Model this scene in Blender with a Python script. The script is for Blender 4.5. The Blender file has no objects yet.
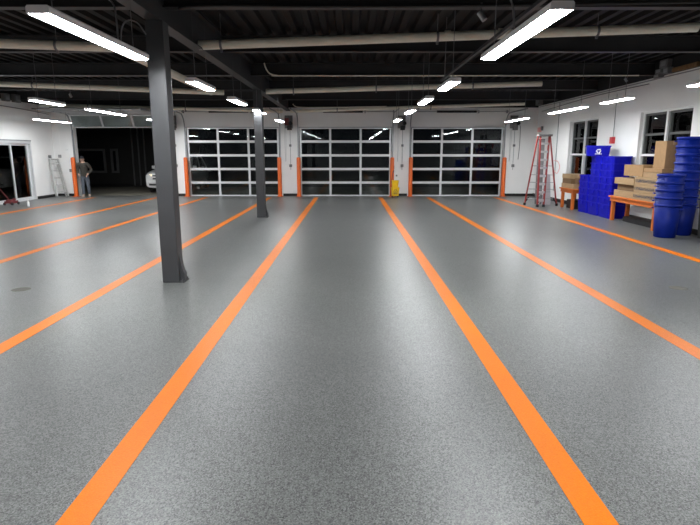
import bpy, bmesh, math, random
from mathutils import Vector, Matrix
random.seed(7)
S = bpy.context.scene
COL = S.collection
R = math.radians

# ------------------------------------------------------------------ camera, world, exposure
cam_d = bpy.data.cameras.new('camera'); cam = bpy.data.objects.new('camera', cam_d); COL.objects.link(cam)
cam_d.sensor_width = 36.0; cam_d.lens = 540 / 700 * 36.0
cam_d.clip_start = 0.05; cam_d.clip_end = 300
cam.location = (0, 0, 1.9)
cam.rotation_euler = (math.pi / 2 - math.atan(110 / 540), 0, 0)
S.camera = cam
w = bpy.data.worlds.new('night_sky'); S.world = w; w.use_nodes = True
w.node_tree.nodes['Background'].inputs[0].default_value = (0.25, 0.35, 0.55, 1)
w.node_tree.nodes['Background'].inputs[1].default_value = 0.004
S.view_settings.view_transform = 'Standard'; S.view_settings.look = 'None'
S.view_settings.gamma = 1; S.view_settings.use_curve_mapping = False
S.view_settings.exposure = 0.0
LAMP = 98.0          # strength of every strip-light lens

# ------------------------------------------------------------------ materials
def srgb(r, g, b):
    f = lambda c: (c / 255 / 12.92) if c / 255 <= 0.04045 else ((c / 255 + 0.055) / 1.055) ** 2.4
    return (f(r), f(g), f(b), 1)

def mat(name, col, rough=0.5, metal=0.0, var=0.06, scale=6.0, bump=0.0, bscale=60.0, spec=0.5, emit=None, estr=0.0):
    m = bpy.data.materials.new(name); m.use_nodes = True
    nt = m.node_tree; b = nt.nodes['Principled BSDF']
    b.inputs['Roughness'].default_value = rough; b.inputs['Metallic'].default_value = metal
    b.inputs['Specular IOR Level'].default_value = spec
    tc = nt.nodes.new('ShaderNodeTexCoord')
    n = nt.nodes.new('ShaderNodeTexNoise'); n.inputs['Scale'].default_value = scale; n.inputs['Detail'].default_value = 4
    nt.links.new(tc.outputs['Object'], n.inputs['Vector'])
    r = nt.nodes.new('ShaderNodeValToRGB')
    r.color_ramp.elements[0].position = 0.3; r.color_ramp.elements[1].position = 0.7
    r.color_ramp.elements[0].color = tuple(c * (1 - var) for c in col[:3]) + (1,)
    r.color_ramp.elements[1].color = tuple(min(1, c * (1 + var)) for c in col[:3]) + (1,)
    nt.links.new(n.outputs['Fac'], r.inputs['Fac']); nt.links.new(r.outputs['Color'], b.inputs['Base Color'])
    if bump:
        n2 = nt.nodes.new('ShaderNodeTexNoise'); n2.inputs['Scale'].default_value = bscale
        nt.links.new(tc.outputs['Object'], n2.inputs['Vector'])
        bp = nt.nodes.new('ShaderNodeBump'); bp.inputs['Strength'].default_value = bump; bp.inputs['Distance'].default_value = 0.01
        nt.links.new(n2.outputs['Fac'], bp.inputs['Height']); nt.links.new(bp.outputs['Normal'], b.inputs['Normal'])
    if emit:
        b.inputs['Emission Color'].default_value = emit; b.inputs['Emission Strength'].default_value = estr
    return m

def glass_mat(name, tint):
    m = bpy.data.materials.new(name); m.use_nodes = True; nt = m.node_tree
    nt.nodes.remove(nt.nodes['Principled BSDF']); out = nt.nodes['Material Output']
    tr = nt.nodes.new('ShaderNodeBsdfTransparent'); tr.inputs[0].default_value = tint
    gl = nt.nodes.new('ShaderNodeBsdfGlossy'); gl.inputs['Roughness'].default_value = 0.02
    fr = nt.nodes.new('ShaderNodeFresnel'); fr.inputs[0].default_value = 1.45
    mx = nt.nodes.new('ShaderNodeMixShader')
    nt.links.new(fr.outputs[0], mx.inputs[0]); nt.links.new(tr.outputs[0], mx.inputs[1]); nt.links.new(gl.outputs[0], mx.inputs[2])
    nt.links.new(mx.outputs[0], out.inputs[0])
    return m

def flake_floor(name, base, rough, contrast, spec=0.30):
    """epoxy with broadcast flakes"""
    m = bpy.data.materials.new(name); m.use_nodes = True; nt = m.node_tree; b = nt.nodes['Principled BSDF']
    tc = nt.nodes.new('ShaderNodeTexCoord')
    v = nt.nodes.new('ShaderNodeTexVoronoi'); v.inputs['Scale'].default_value = 135
    nt.links.new(tc.outputs['Object'], v.inputs['Vector'])
    rp = nt.nodes.new('ShaderNodeValToRGB'); e = rp.color_ramp.elements
    c = base
    e[0].position = 0.0; e[0].color = tuple(k * (1 - contrast) for k in c[:3]) + (1,)
    e[1].position = 1.0; e[1].color = tuple(min(1, k * (1 + contrast)) for k in c[:3]) + (1,)
    q = rp.color_ramp.elements.new(0.5); q.color = c
    nt.links.new(v.outputs['Color'], rp.inputs['Fac'])
    n = nt.nodes.new('ShaderNodeTexNoise'); n.inputs['Scale'].default_value = 0.9; n.inputs['Detail'].default_value = 6
    nt.links.new(tc.outputs['Object'], n.inputs['Vector'])
    r2 = nt.nodes.new('ShaderNodeValToRGB'); r2.color_ramp.elements[0].position = 0.3; r2.color_ramp.elements[1].position = 0.75
    r2.color_ramp.elements[0].color = (0.86, 0.86, 0.86, 1); r2.color_ramp.elements[1].color = (1, 1, 1, 1)
    nt.links.new(n.outputs['Fac'], r2.inputs['Fac'])
    mx = nt.nodes.new('ShaderNodeMix'); mx.data_type = 'RGBA'; mx.blend_type = 'MULTIPLY'; mx.inputs[0].default_value = 1
    nt.links.new(rp.outputs[0], mx.inputs[6]); nt.links.new(r2.outputs[0], mx.inputs[7])
    nt.links.new(mx.outputs[2], b.inputs['Base Color'])
    b.inputs['Roughness'].default_value = rough; b.inputs['Specular IOR Level'].default_value = spec
    n2 = nt.nodes.new('ShaderNodeTexNoise'); n2.inputs['Scale'].default_value = 120; n2.inputs['Detail'].default_value = 2
    nt.links.new(tc.outputs['Object'], n2.inputs['Vector'])
    bp = nt.nodes.new('ShaderNodeBump'); bp.inputs['Strength'].default_value = 0.35; bp.inputs['Distance'].default_value = 0.004
    nt.links.new(n2.outputs['Fac'], bp.inputs['Height']); nt.links.new(bp.outputs['Normal'], b.inputs['Normal'])
    return m

M = dict(
    floor=flake_floor('grey_flake_epoxy', (0.117, 0.119, 0.115, 1), 0.33, 0.8, 0.24),
    stripe=flake_floor('orange_floor_paint', (0.64, 0.155, 0.002, 1), 0.36, 0.12, 0.10),
    wall=mat('white_wall_paint', (0.80, 0.80, 0.79, 1), 0.6, var=0.02, scale=1.5, bump=0.1, bscale=30),
    darkwall=mat('black_upper_wall_paint', (0.008, 0.008, 0.009, 1), 0.7),
    deck=mat('black_roof_deck_paint', (0.003, 0.003, 0.0035, 1), 0.6, spec=0.2),
    beam=mat('charcoal_beam_paint', (0.025, 0.025, 0.027, 1), 0.5, var=0.12, scale=3),
    column=mat('dark_grey_column_paint', (0.045, 0.046, 0.049, 1), 0.42, var=0.08, scale=3),
    base=mat('black_rubber_base', (0.012, 0.012, 0.012, 1), 0.5),
    alu=mat('satin_aluminium', (0.62, 0.63, 0.64, 1), 0.42, metal=0.35, var=0.04),
    frame=mat('white_window_frame', (0.70, 0.71, 0.71, 1), 0.45, var=0.03),
    greyframe=mat('grey_window_sash', (0.06, 0.062, 0.06, 1), 0.5, var=0.05),
    glass=glass_mat('clear_glass', (0.80, 0.84, 0.84, 1)),
    orange=mat('orange_post_paint', (0.66, 0.115, 0.012, 1), 0.42, var=0.06),
    wood=mat('orange_painted_wood', (0.52, 0.125, 0.018, 1), 0.5, var=0.12, scale=9),
    pipe=mat('cream_pipe_insulation', (0.80, 0.77, 0.66, 1), 0.6, var=0.06, scale=4),
    steel=mat('galvanised_steel', (0.33, 0.34, 0.35, 1), 0.45, metal=0.6, var=0.1),
    housing=mat('white_lamp_housing', (0.80, 0.79, 0.80, 1), 0.5, var=0.03),
    lens=mat('lit_lamp_lens', (0.9, 0.9, 0.9, 1), 0.4, var=0.0, emit=(0.95, 0.98, 1.0, 1), estr=LAMP),
    cord=mat('grey_cable', (0.16, 0.16, 0.17, 1), 0.5),
    bluebin=mat('royal_blue_plastic', (0.002, 0.003, 0.33, 1), 0.45, var=0.12, scale=5, spec=0.25),
    bluecan=mat('deep_blue_plastic', (0.002, 0.012, 0.16, 1), 0.45, var=0.12, scale=5, spec=0.15),
    bluerim=mat('blue_plastic_rim', (0.004, 0.017, 0.21, 1), 0.4, var=0.1, spec=0.2),
    bluebinrim=mat('royal_blue_rim', (0.003, 0.004, 0.38, 1), 0.4, var=0.1, spec=0.3),
    green=mat('dark_green_plastic', (0.003, 0.005, 0.004, 1), 0.5),
    black=mat('black_plastic', (0.012, 0.012, 0.013, 1), 0.5),
    card=mat('brown_cardboard', (0.29, 0.17, 0.075, 1), 0.8, var=0.08, scale=7),
    card2=mat('pale_cardboard', (0.31, 0.205, 0.105, 1), 0.8, var=0.08, scale=7),
    card3=mat('dark_cardboard', (0.14, 0.08, 0.036, 1), 0.8, var=0.08, scale=7),
    tape=mat('packing_tape', (0.46, 0.30, 0.15, 1), 0.35, var=0.04),
    ink=mat('dark_print', (0.035, 0.035, 0.05, 1), 0.7),
    redglass=mat('red_fibreglass', (0.30, 0.035, 0.032, 1), 0.45, var=0.15, scale=8),
    ladder=mat('ladder_aluminium', (0.55, 0.55, 0.54, 1), 0.4, metal=0.5, var=0.08),
    yellow=mat('yellow_plastic', (0.72, 0.44, 0.008, 1), 0.4, var=0.08),
    redcase=mat('dark_red_casing', (0.13, 0.02, 0.022, 1), 0.5, var=0.1),
    red=mat('alarm_red', (0.48, 0.035, 0.04, 1), 0.4, var=0.04),
    pink=mat('pale_red_alarm', (0.85, 0.42, 0.40, 1), 0.4, var=0.04),
    box=mat('grey_enclosure', (0.17, 0.17, 0.17, 1), 0.5, var=0.08),
    whitepl=mat('white_plastic', (0.75, 0.75, 0.75, 1), 0.4, var=0.02),
    greyboard=mat('mauve_grey_board', (0.42, 0.40, 0.43, 1), 0.6, var=0.05),
    asphalt=mat('dark_asphalt', (0.085, 0.080, 0.070, 1), 0.85, var=0.3, scale=2, bump=0.4, bscale=80),
    apron=mat('concrete_apron', (0.20, 0.185, 0.145, 1), 0.85, var=0.15, scale=2, bump=0.2),
    siding=mat('dark_siding', (0.030, 0.029, 0.027, 1), 0.7, var=0.12),
    siding_trim=mat('grey_siding_trim', (0.16, 0.16, 0.16, 1), 0.6),
    carpaint=mat('white_car_paint', (0.72, 0.72, 0.72, 1), 0.25, var=0.02),
    carglass=mat('dark_car_glass', (0.012, 0.013, 0.015, 1), 0.08),
    tyre=mat('tyre_rubber', (0.010, 0.010, 0.010, 1), 0.7),
    headlight=mat('headlight_lens', (0.8, 0.75, 0.6, 1), 0.15, emit=(1, 0.78, 0.42, 1), estr=1.2),
    chrome=mat('wheel_alloy', (0.5, 0.5, 0.52, 1), 0.25, metal=0.9),
    skin=mat('skin', (0.50, 0.30, 0.22, 1), 0.55, var=0.06),
    lips=mat('lips', (0.32, 0.14, 0.11, 1), 0.5),
    jacket=mat('grey_brown_jacket', (0.032, 0.029, 0.023, 1), 0.85, var=0.2, scale=14, bump=0.3),
    jeans=mat('faded_denim', (0.075, 0.085, 0.105, 1), 0.85, var=0.25, scale=10, bump=0.2),
    boots=mat('tan_boots', (0.32, 0.25, 0.20, 1), 0.7),
    cap=mat('dark_cap', (0.015, 0.015, 0.02, 1), 0.8),
    hair=mat('dark_hair', (0.03, 0.022, 0.018, 1), 0.8),
    eye=mat('eye', (0.02, 0.02, 0.02, 1), 0.2),
    brown=mat('brown_wrap', (0.16, 0.09, 0.035, 1), 0.7, var=0.3, scale=12),
    patch=mat('dull_metal_cover', (0.075, 0.07, 0.055, 1), 0.8, metal=0.0, var=0.2, scale=20),
)

# ------------------------------------------------------------------ mesh helpers
def BM(): return bmesh.new()

def add_box(bm, lo, hi, bevel=0.0, mx=None):
    r = bmesh.ops.create_cube(bm, size=1.0)
    vs = r['verts']
    for v in vs:
        v.co = Vector([(lo[i] + hi[i]) / 2 + v.co[i] * (hi[i] - lo[i]) for i in range(3)])
    if bevel:
        es = list({e for v in vs for e in v.link_edges})
        rb = bmesh.ops.bevel(bm, geom=es, offset=bevel, segments=2, affect='EDGES', profile=0.7)
        vs = list({v for f in rb['faces'] for v in f.verts} | {v for v in vs if v.is_valid})
    if mx is not None:
        for v in vs: v.co = mx @ v.co
    return vs

def add_tube(bm, p, q, r, seg=12, r2=None, caps=True):
    p, q = Vector(p), Vector(q); r2 = r if r2 is None else r2
    d = (q - p).normalized(); a = d.orthogonal().normalized(); b = d.cross(a)
    A = [bm.verts.new(p + (a * math.cos(t) + b * math.sin(t)) * r) for t in [2 * math.pi * i / seg for i in range(seg)]]
    B = [bm.verts.new(q + (a * math.cos(t) + b * math.sin(t)) * r2) for t in [2 * math.pi * i / seg for i in range(seg)]]
    for i in range(seg):
        bm.faces.new((A[i], A[(i + 1) % seg], B[(i + 1) % seg], B[i]))
    if caps:
        bm.faces.new(list(reversed(A))); bm.faces.new(B)

def add_path(bm, pts, r, seg=8):
    """continuous tube through points (Catmull-Rom smoothed)"""
    P = [Vector(p) for p in pts]; out = []
    for i in range(len(P) - 1):
        p0, p1, p2, p3 = P[max(0, i - 1)], P[i], P[i + 1], P[min(len(P) - 1, i + 2)]
        for k in range(6):
            t = k / 6
            out.append(0.5 * ((2 * p1) + (p2 - p0) * t + (2 * p0 - 5 * p1 + 4 * p2 - p3) * t * t + (3 * p1 - p0 - 3 * p2 + p3) * t ** 3))
    out.append(P[-1]); rings = []; a = None
    for i, p in enumerate(out):
        d = (out[min(i + 1, len(out) - 1)] - out[max(i - 1, 0)]).normalized()
        a = d.orthogonal().normalized() if a is None else (a - d * a.dot(d)).normalized()
        b = d.cross(a)
        rings.append([bm.verts.new(p + (a * math.cos(2 * math.pi * k / seg) + b * math.sin(2 * math.pi * k / seg)) * r) for k in range(seg)])
    for A, B in zip(rings, rings[1:]):
        for k in range(seg): bm.faces.new((A[k], A[(k + 1) % seg], B[(k + 1) % seg], B[k]))
    bm.faces.new(list(reversed(rings[0]))); bm.faces.new(rings[-1])

def add_lathe(bm, prof, seg=28, c=(0, 0, 0)):
    rings = []
    for r, z in prof:
        rings.append([bm.verts.new((c[0] + r * math.cos(2 * math.pi * i / seg), c[1] + r * math.sin(2 * math.pi * i / seg), c[2] + z)) for i in range(seg)])
    for A, B in zip(rings, rings[1:]):
        for i in range(seg): bm.faces.new((A[i], A[(i + 1) % seg], B[(i + 1) % seg], B[i]))
    return rings

def add_prism(bm, poly, axis, lo, hi):
    """extrude a 2-D polygon along an axis; poly coordinates are the other two axes in order"""
    def mk(u, v, t):
        return {'x': (t, u, v), 'y': (u, t, v), 'z': (u, v, t)}[axis]
    A = [bm.verts.new(mk(u, v, lo)) for u, v in poly]; B = [bm.verts.new(mk(u, v, hi)) for u, v in poly]
    n = len(poly)
    for i in range(n): bm.faces.new((A[i], A[(i + 1) % n], B[(i + 1) % n], B[i]))
    bm.faces.new(list(reversed(A))); bm.faces.new(B)

def loft(bm, secs, caps=True):
    rings = [[bm.verts.new(p) for p in s] for s in secs]; n = len(rings[0])
    for A, B in zip(rings, rings[1:]):
        for i in range(n): bm.faces.new((A[i], A[(i + 1) % n], B[(i + 1) % n], B[i]))
    if caps: bm.faces.new(list(reversed(rings[0]))); bm.faces.new(rings[-1])
    return rings

def obj(name, bm, m, parent=None, smooth=False, loc=None):
    bmesh.ops.recalc_face_normals(bm, faces=bm.faces[:])
    me = bpy.data.meshes.new(name); bm.to_mesh(me); bm.free()
    o = bpy.data.objects.new(name, me); COL.objects.link(o)
    for x in (m if isinstance(m, (list, tuple)) else [m]): me.materials.append(x)
    if smooth:
        for p in me.polygons: p.use_smooth = True
    if parent: o.parent = parent
    if loc: o.location = loc
    return o

def bx(name, lo, hi, m, parent=None, bevel=0.0):
    bm = BM(); add_box(bm, lo, hi, bevel); return obj(name, bm, m, parent)

def tb(name, p, q, r, m, parent=None, seg=12):
    bm = BM(); add_tube(bm, p, q, r, seg); return obj(name, bm, m, parent, smooth=False)

def tag(o, label=None, cat=None, group=None):
    if label: o['label'] = label
    if cat: o['category'] = cat
    if group: o['group'] = group
    return o

def thing(name, label, cat, loc=(0, 0, 0), rz=0, group=None):
    o = bpy.data.objects.new(name, None); COL.objects.link(o); o.empty_display_size = 0.1
    o.location = loc; o.rotation_euler = (0, 0, rz)
    return tag(o, label, cat, group)

def struct(o): o['kind'] = 'structure'; return o
def sempty(name, loc=(0, 0, 0)):
    o = bpy.data.objects.new(name, None); COL.objects.link(o); o.location = loc; return struct(o)

def clone(root, loc, rz=0, label=None, group=None):
    r = root.copy(); COL.objects.link(r); r.location = loc; r.rotation_euler = (0, 0, rz)
    if label: r['label'] = label
    if group: r['group'] = group
    for ch in list(root.children):
        c = ch.copy(); COL.objects.link(c); c.parent = r
        for g in list(ch.children):
            d = g.copy(); COL.objects.link(d); d.parent = c
    return r

ORD = ['topmost', 'second from the top', 'third from the top', 'fourth from the top', 'fifth from the top', 'sixth from the top',
       'seventh from the top', 'eighth from the top', 'ninth from the top', 'tenth from the top']

# ------------------------------------------------------------------ the room
XL, XR, YB, YF, ZT = -13.0, 8.15, 24.2, -6.0, 4.32
WHITE = 3.86
floor = struct(bx('floor', (XL - 0.3, YF - 0.3, -0.12), (XR + 0.3, YB + 0.25, 0.0), M['floor']))
for x, y0 in ((-11.0, 2), (-8.3, 2), (-6.2, -5), (-3.45, -5), (-1.445, -5), (1.31, -5), (3.36, -5), (6.25, 2)):
    s = bx('painted_line', (x - 0.09, y0, 0.0), (x + 0.09, 23.35, 0.003), M['stripe'], floor)
for x, y in ((-4.66, 7.42), (4.70, 7.5)):       # small drain covers flush in the floor
    bm = BM(); add_lathe(bm, [(0.0, 0.004), (0.10, 0.004), (0.125, 0.0)], 20, (x, y, 0)); obj('floor_cover', bm, M['patch'], floor)

# corrugated roof deck, ribs running towards the bay doors
bm = BM(); prof = []; x = XL - 0.3
while x < XR + 0.3:
    prof += [(x, ZT), (x + 0.11, ZT), (x + 0.15, ZT - 0.07), (x + 0.26, ZT - 0.07)]; x += 0.30
a = [bm.verts.new((px, YF - 0.3, pz)) for px, pz in prof]; b = [bm.verts.new((px, YB + 0.3, pz)) for px, pz in prof]
for i in range(len(prof) - 1): bm.faces.new((a[i], a[i + 1], b[i + 1], b[i]))
for v in list(bm.verts): pass
top = [bm.verts.new((prof[0][0], YF - 0.3, ZT + 0.1)), bm.verts.new((prof[-1][0], YF - 0.3, ZT + 0.1)), bm.verts.new((prof[-1][0], YB + 0.3, ZT + 0.1)), bm.verts.new((prof[0][0], YB + 0.3, ZT + 0.1))]
bm.faces.new(top)
struct(obj('ceiling', bm, M['deck']))

def ibeam_x(bm, x0, x1, y, z0, z1, fw, tf=0.02, tw=0.012):
    add_box(bm, (x0, y - fw / 2, z0), (x1, y + fw / 2, z0 + tf)); add_box(bm, (x0, y - fw / 2, z1 - tf), (x1, y + fw / 2, z1))
    add_box(bm, (x0, y - tw / 2, z0 + tf), (x1, y + tw / 2, z1 - tf))
def ibeam_y(bm, y0, y1, x, z0, z1, fw, tf=0.025, tw=0.015):
    add_box(bm, (x - fw / 2, y0, z0), (x + fw / 2, y1, z0 + tf)); add_box(bm, (x - fw / 2, y0, z1 - tf), (x + fw / 2, y1, z1))
    add_box(bm, (x - tw / 2, y0, z0 + tf), (x + tw / 2, y1, z1 - tf))
XC = -2.665
GZ = 3.66
for y in (-1.9, 1.5, 4.9, 8.3, 11.75, 15.2, 18.6, 22.0):
    bm = BM()
    ibeam_x(bm, XL, XC - 0.011, y, 3.92, 4.245, 0.17); ibeam_x(bm, XC + 0.011, XR, y, 3.92, 4.245, 0.17)
    struct(obj('ceiling_beam', bm, M['beam']))
bm = BM(); ibeam_y(bm, YF, YB, XC, GZ, 4.245, 0.20)
struct(obj('ceiling_girder', bm, M['beam']))

# bay doors: centre, opening width, open?
DOORS = [(-10.03, True), (-5.12, False), (-0.20, False), (4.69, False)]
DW, DH = 4.06, 2.96
def wall_pair(name, boxes_w, boxes_d):
    bm = BM()
    for lo, hi in boxes_w: add_box(bm, lo, hi)
    o = struct(obj(name, bm, M['wall']))
    bm = BM()
    for lo, hi in boxes_d: add_box(bm, lo, hi)
    obj('dark_upper_band', bm, M['darkwall'], o)
    return o
edges = [XL - 0.3]
for c, _ in DOORS: edges += [c - DW / 2, c + DW / 2]
edges.append(XR + 0.3)
bw = [((edges[i], YB, 0), (edges[i + 1], YB + 0.25, DH)) for i in range(0, len(edges), 2)]
bw.append(((XL - 0.3, YB, DH), (XR + 0.3, YB + 0.25, 3.80)))
wall_pair('wall_back', bw, [((XL - 0.3, YB, 3.80), (XR + 0.3, YB + 0.25, ZT))])
bm = BM()
for i in range(0, len(edges), 2):
    x0, x1 = max(edges[i], XL), min(edges[i + 1], XR)
    for k in range(1, int((x1 - x0) / 0.3)):        # ribs of the wall panels
        add_box(bm, (x0 + k * 0.3 - 0.006, YB - 0.006, 0.1), (x0 + k * 0.3 + 0.006, YB, 3.8))
struct(obj('trim_1', bm, M['wall']))
bm = BM()
for i in range(0, len(edges), 2):
    x0, x1 = max(edges[i], XL), min(edges[i + 1], XR)
    add_box(bm, (x0 + (0.12 if i else 0), YB - 0.02, 0.0), (x1 - (0.12 if i < 8 else 0), YB - 0.0005, 0.11))
struct(obj('baseboard_back', bm, M['base']))

W1, W2 = (18.28, 20.62, 1.08, 3.03), (13.28, 15.66, 1.08, 3.00)
wall_pair('wall_right', [
    ((XR, YF, 0), (XR + 0.25, YB, W1[2])),
    ((XR, YF, W1[2]), (XR + 0.25, W2[0], WHITE)), ((XR, W2[1], W1[2]), (XR + 0.25, W1[0], WHITE)), ((XR, W1[1], W1[2]), (XR + 0.25, YB, WHITE)),
    ((XR, W2[0], W2[3]), (XR + 0.25, W2[1], WHITE)), ((XR, W1[0], W1[3]), (XR + 0.25, W1[1], WHITE))],
    [((XR, YF, WHITE), (XR + 0.25, YB, ZT))])
struct(bx('baseboard_right', (XR - 0.02, YF, 0), (XR - 0.0005, YB - 0.03, 0.13), M['base']))
SL = (19.0, 22.46, 2.34)      # sliding door: y0, y1, height
wall_pair('wall_left', [((XL - 0.25, YF, 0), (XL, SL[0], WHITE)), ((XL - 0.25, SL[1], 0), (XL, YB, WHITE)), ((XL - 0.25, SL[0], SL[2]), (XL, SL[1], WHITE))],
          [((XL - 0.25, YF, WHITE), (XL, YB, ZT))])
bm = BM(); add_box(bm, (XL + 0.0005, YF, 0), (XL + 0.02, SL[0] - 0.1, 0.11)); add_box(bm, (XL + 0.0005, SL[1] + 0.1, 0), (XL + 0.02, YB - 0.03, 0.11))
struct(obj('baseboard_left', bm, M['base']))
struct(bx('wall_rear', (XL - 0.25, YF - 0.25, 0), (XR + 0.25, YF, ZT), M['wall']))

# windows in the right wall
def window(name, y0, y1, z0, z1):
    t = sempty(name, (XR, (y0 + y1) / 2, z0)); h = (y1 - y0) / 2; H = z1 - z0
    bm = BM(); f = 0.045; xa, xb = 0.10, 0.20
    add_box(bm, (xa, -h, 0), (xb, -h + f, H)); add_box(bm, (xa, h - f, 0), (xb, h, H))
    add_box(bm, (xa, -h + f, 0), (xb, h - f, f)); add_box(bm, (xa, -h + f, H - f), (xb, h - f, H))
    obj('window_frame', bm, M['frame'], t)
    bx('mullion', (0.08, -0.04, f), (xb, 0.04, H - f), M['frame'], t)
    zc = 1.83 - z0
    bm = BM(); add_box(bm, (0.09, -h + f, zc - 0.03), (xb, -0.04, zc + 0.03)); add_box(bm, (0.09, 0.04, zc - 0.03), (xb, h - f, zc + 0.03))
    obj('crossbar', bm, M['frame'], t)
    for s in (-1, 1):                        # darker upper sashes with a rail across
        ya, yb = (-h + f, -0.04) if s < 0 else (0.04, h - f)
        bm = BM(); g = 0.07; zz0, zz1 = zc + 0.03, H - f
        add_box(bm, (0.13, ya, zz0), (0.19, ya + g, zz1)); add_box(bm, (0.13, yb - g, zz0), (0.19, yb, zz1))
        zr = zz0 + (zz1 - zz0) * 0.48
        add_box(bm, (0.13, ya + g, zr - 0.03), (0.19, yb - g, zr + 0.03)); add_box(bm, (0.13, ya + g, zz1 - 0.06), (0.19, yb - g, zz1))
        obj('sash', bm, M['greyframe'], t)
        bx('window_pane', (0.155, ya + 0.001, f), (0.165, yb - 0.001, zc - 0.03), M['glass'], t)
        bx('window_pane', (0.195, ya + 0.001, zz0), (0.199, yb - 0.001, zz1), M['glass'], t)
    bx('window_sill', (-0.03, -h - 0.04, -0.03), (0.10, h + 0.04, 0.0), M['frame'], t)
    return t
window('window_1', *W1); window('window_2', *W2)

# sliding glass door in the left wall
t = sempty('door_5', (XL, (SL[0] + SL[1]) / 2, 0)); h = (SL[1] - SL[0]) / 2; H = SL[2]
bm = BM(); add_box(bm, (-0.18, -h, 0), (0.03, -h + 0.07, H)); add_box(bm, (-0.18, h - 0.07, 0), (0.03, h, H)); add_box(bm, (-0.18, -h + 0.07, H - 0.09), (0.05, h - 0.07, H)); add_box(bm, (-0.18, -h + 0.07, 0), (0.02, h - 0.07, 0.03))
obj('door_frame', bm, M['alu'], t)
bx('head_seal', (0.0305, -h, H + 0.0), (0.05, h, H + 0.05), M['steel'], t)
for ya, yb, xo in ((-h + 0.07, -0.02 + 0.5, -0.06), (0.42, h - 0.07, -0.12)):
    bm = BM(); s = 0.085
    add_box(bm, (xo, ya, 0.03), (xo + 0.05, ya + s, H - 0.09)); add_box(bm, (xo, yb - s, 0.03), (xo + 0.05, yb, H - 0.09))
    add_box(bm, (xo, ya + s, 0.03), (xo + 0.05, yb - s, 0.13)); add_box(bm, (xo, ya + s, H - 0.17), (xo + 0.05, yb - s, H - 0.09))
    p = obj('sliding_leaf', bm, M['alu'], t)
    bx('glass_pane', (xo + 0.02, ya + s, 0.13), (xo + 0.03, yb - s, H - 0.17), M['glass'], p)
bx('jamb_panel', (-0.20, h - 0.42, 0.03), (-0.185, h - 0.07, H - 0.09), M['steel'], t)
struct(bx('trim_2', (XL - 1.6, SL[0] - 2, -0.12), (XL - 0.3, SL[1] + 2, -0.02), M['asphalt']))

# sectional glazed bay doors
SECH = DH / 5
def section_mesh(bottom=False, top=False):
    bm = BM(); w = DW / 2 - 0.03; r = 0.05; st = 0.07
    add_box(bm, (-w, -0.022, 0), (w, 0.022, r + (0.03 if bottom else 0))); add_box(bm, (-w, -0.022, SECH - r), (w, 0.022, SECH))
    for x in (-w + st / 2, -w / 3, w / 3, w - st / 2):
        hw = st / 2 if abs(x) > w * 0.5 else 0.045
        add_box(bm, (x - hw, -0.02, r), (x + hw, 0.02, SECH - r))
    return bm
def pane_mesh(k):
    bm = BM(); w = DW / 2 - 0.03; xs = [-w + 0.07, -w / 3 - 0.045, -w / 3 + 0.045, w / 3 - 0.045, w / 3 + 0.045, w - 0.07]
    add_box(bm, (xs[2 * k], -0.006, 0.05), (xs[2 * k + 1], 0.006, SECH - 0.05)); return bm
proto_sec = None
def add_section(root, m):
    global proto_sec
    if proto_sec is None:
        s = obj('section', section_mesh(), M['alu'], root)
        for k in range(3): obj('glass_pane', pane_mesh(k), M['glass'], s)
        proto_sec = s
    else:
        s = proto_sec.copy(); COL.objects.link(s); s.parent = root
        for g in list(proto_sec.children):
            d = g.copy(); COL.objects.link(d); d.parent = s
    s.matrix_basis = m
for n, (c, is_open) in enumerate(DOORS):
    t = sempty('door_%d' % (n + 1), (c, YB, 0))
    if not is_open:
        for k in range(5): add_section(t, Matrix.Translation((0, 0.05, k * SECH)))
    else:
        p0 = Vector((0, -0.06, DH + 0.0)); ang = R(28)
        add_section(t, Matrix.Translation(p0) @ Matrix.Rotation(ang, 4, 'X'))
        y, z = -0.06 - math.sin(ang) * SECH, DH + math.cos(ang) * SECH
        for k in range(4):
            add_section(t, Matrix.Translation((0, y - 0.02 - k * SECH, z + 0.03 + 0.0 * k)) @ Matrix.Rotation(R(90), 4, 'X'))
    for s in (-1, 1):                       # vertical + horizontal track
        xx = s * (DW / 2 + 0.035)
        bm = BM(); add_box(bm, (xx - 0.025, -0.07, 0.0), (xx + 0.025, -0.004, DH - 0.1))
        pts = [(xx, -0.05, DH - 0.12), (xx, -0.10, DH + 0.22), (xx, -0.36, DH + 0.52), (xx, -0.8, DH + 0.58), (xx, -2.9, DH + 0.58)]
        add_path(bm, pts, 0.026, 6)
        obj('door_track', bm, M['steel'], t)
    tb('spring_shaft', (-DW / 2 - 0.1, -0.17, DH + 0.66), (DW / 2 + 0.1, -0.17, DH + 0.66), 0.016, M['steel'], t, 10)
    bm = BM(); add_tube(bm, (-0.95, -0.17, DH + 0.66), (0.75, -0.17, DH + 0.66), 0.045, 14); obj('torsion_spring', bm, M['black'], t)
    bm = BM()
    for xx in (-DW / 2 - 0.05, 0.85, DW / 2 + 0.05): add_box(bm, (xx - 0.02, -0.2, DH + 0.6), (xx + 0.02, -0.002, DH + 0.72))
    obj('shaft_bracket', bm, M['steel'], t)
    bx('top_seal', (-DW / 2, -0.045, DH - 0.005), (DW / 2, -0.002, DH + 0.03), M['alu'] if is_open else M['steel'], t)

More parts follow.
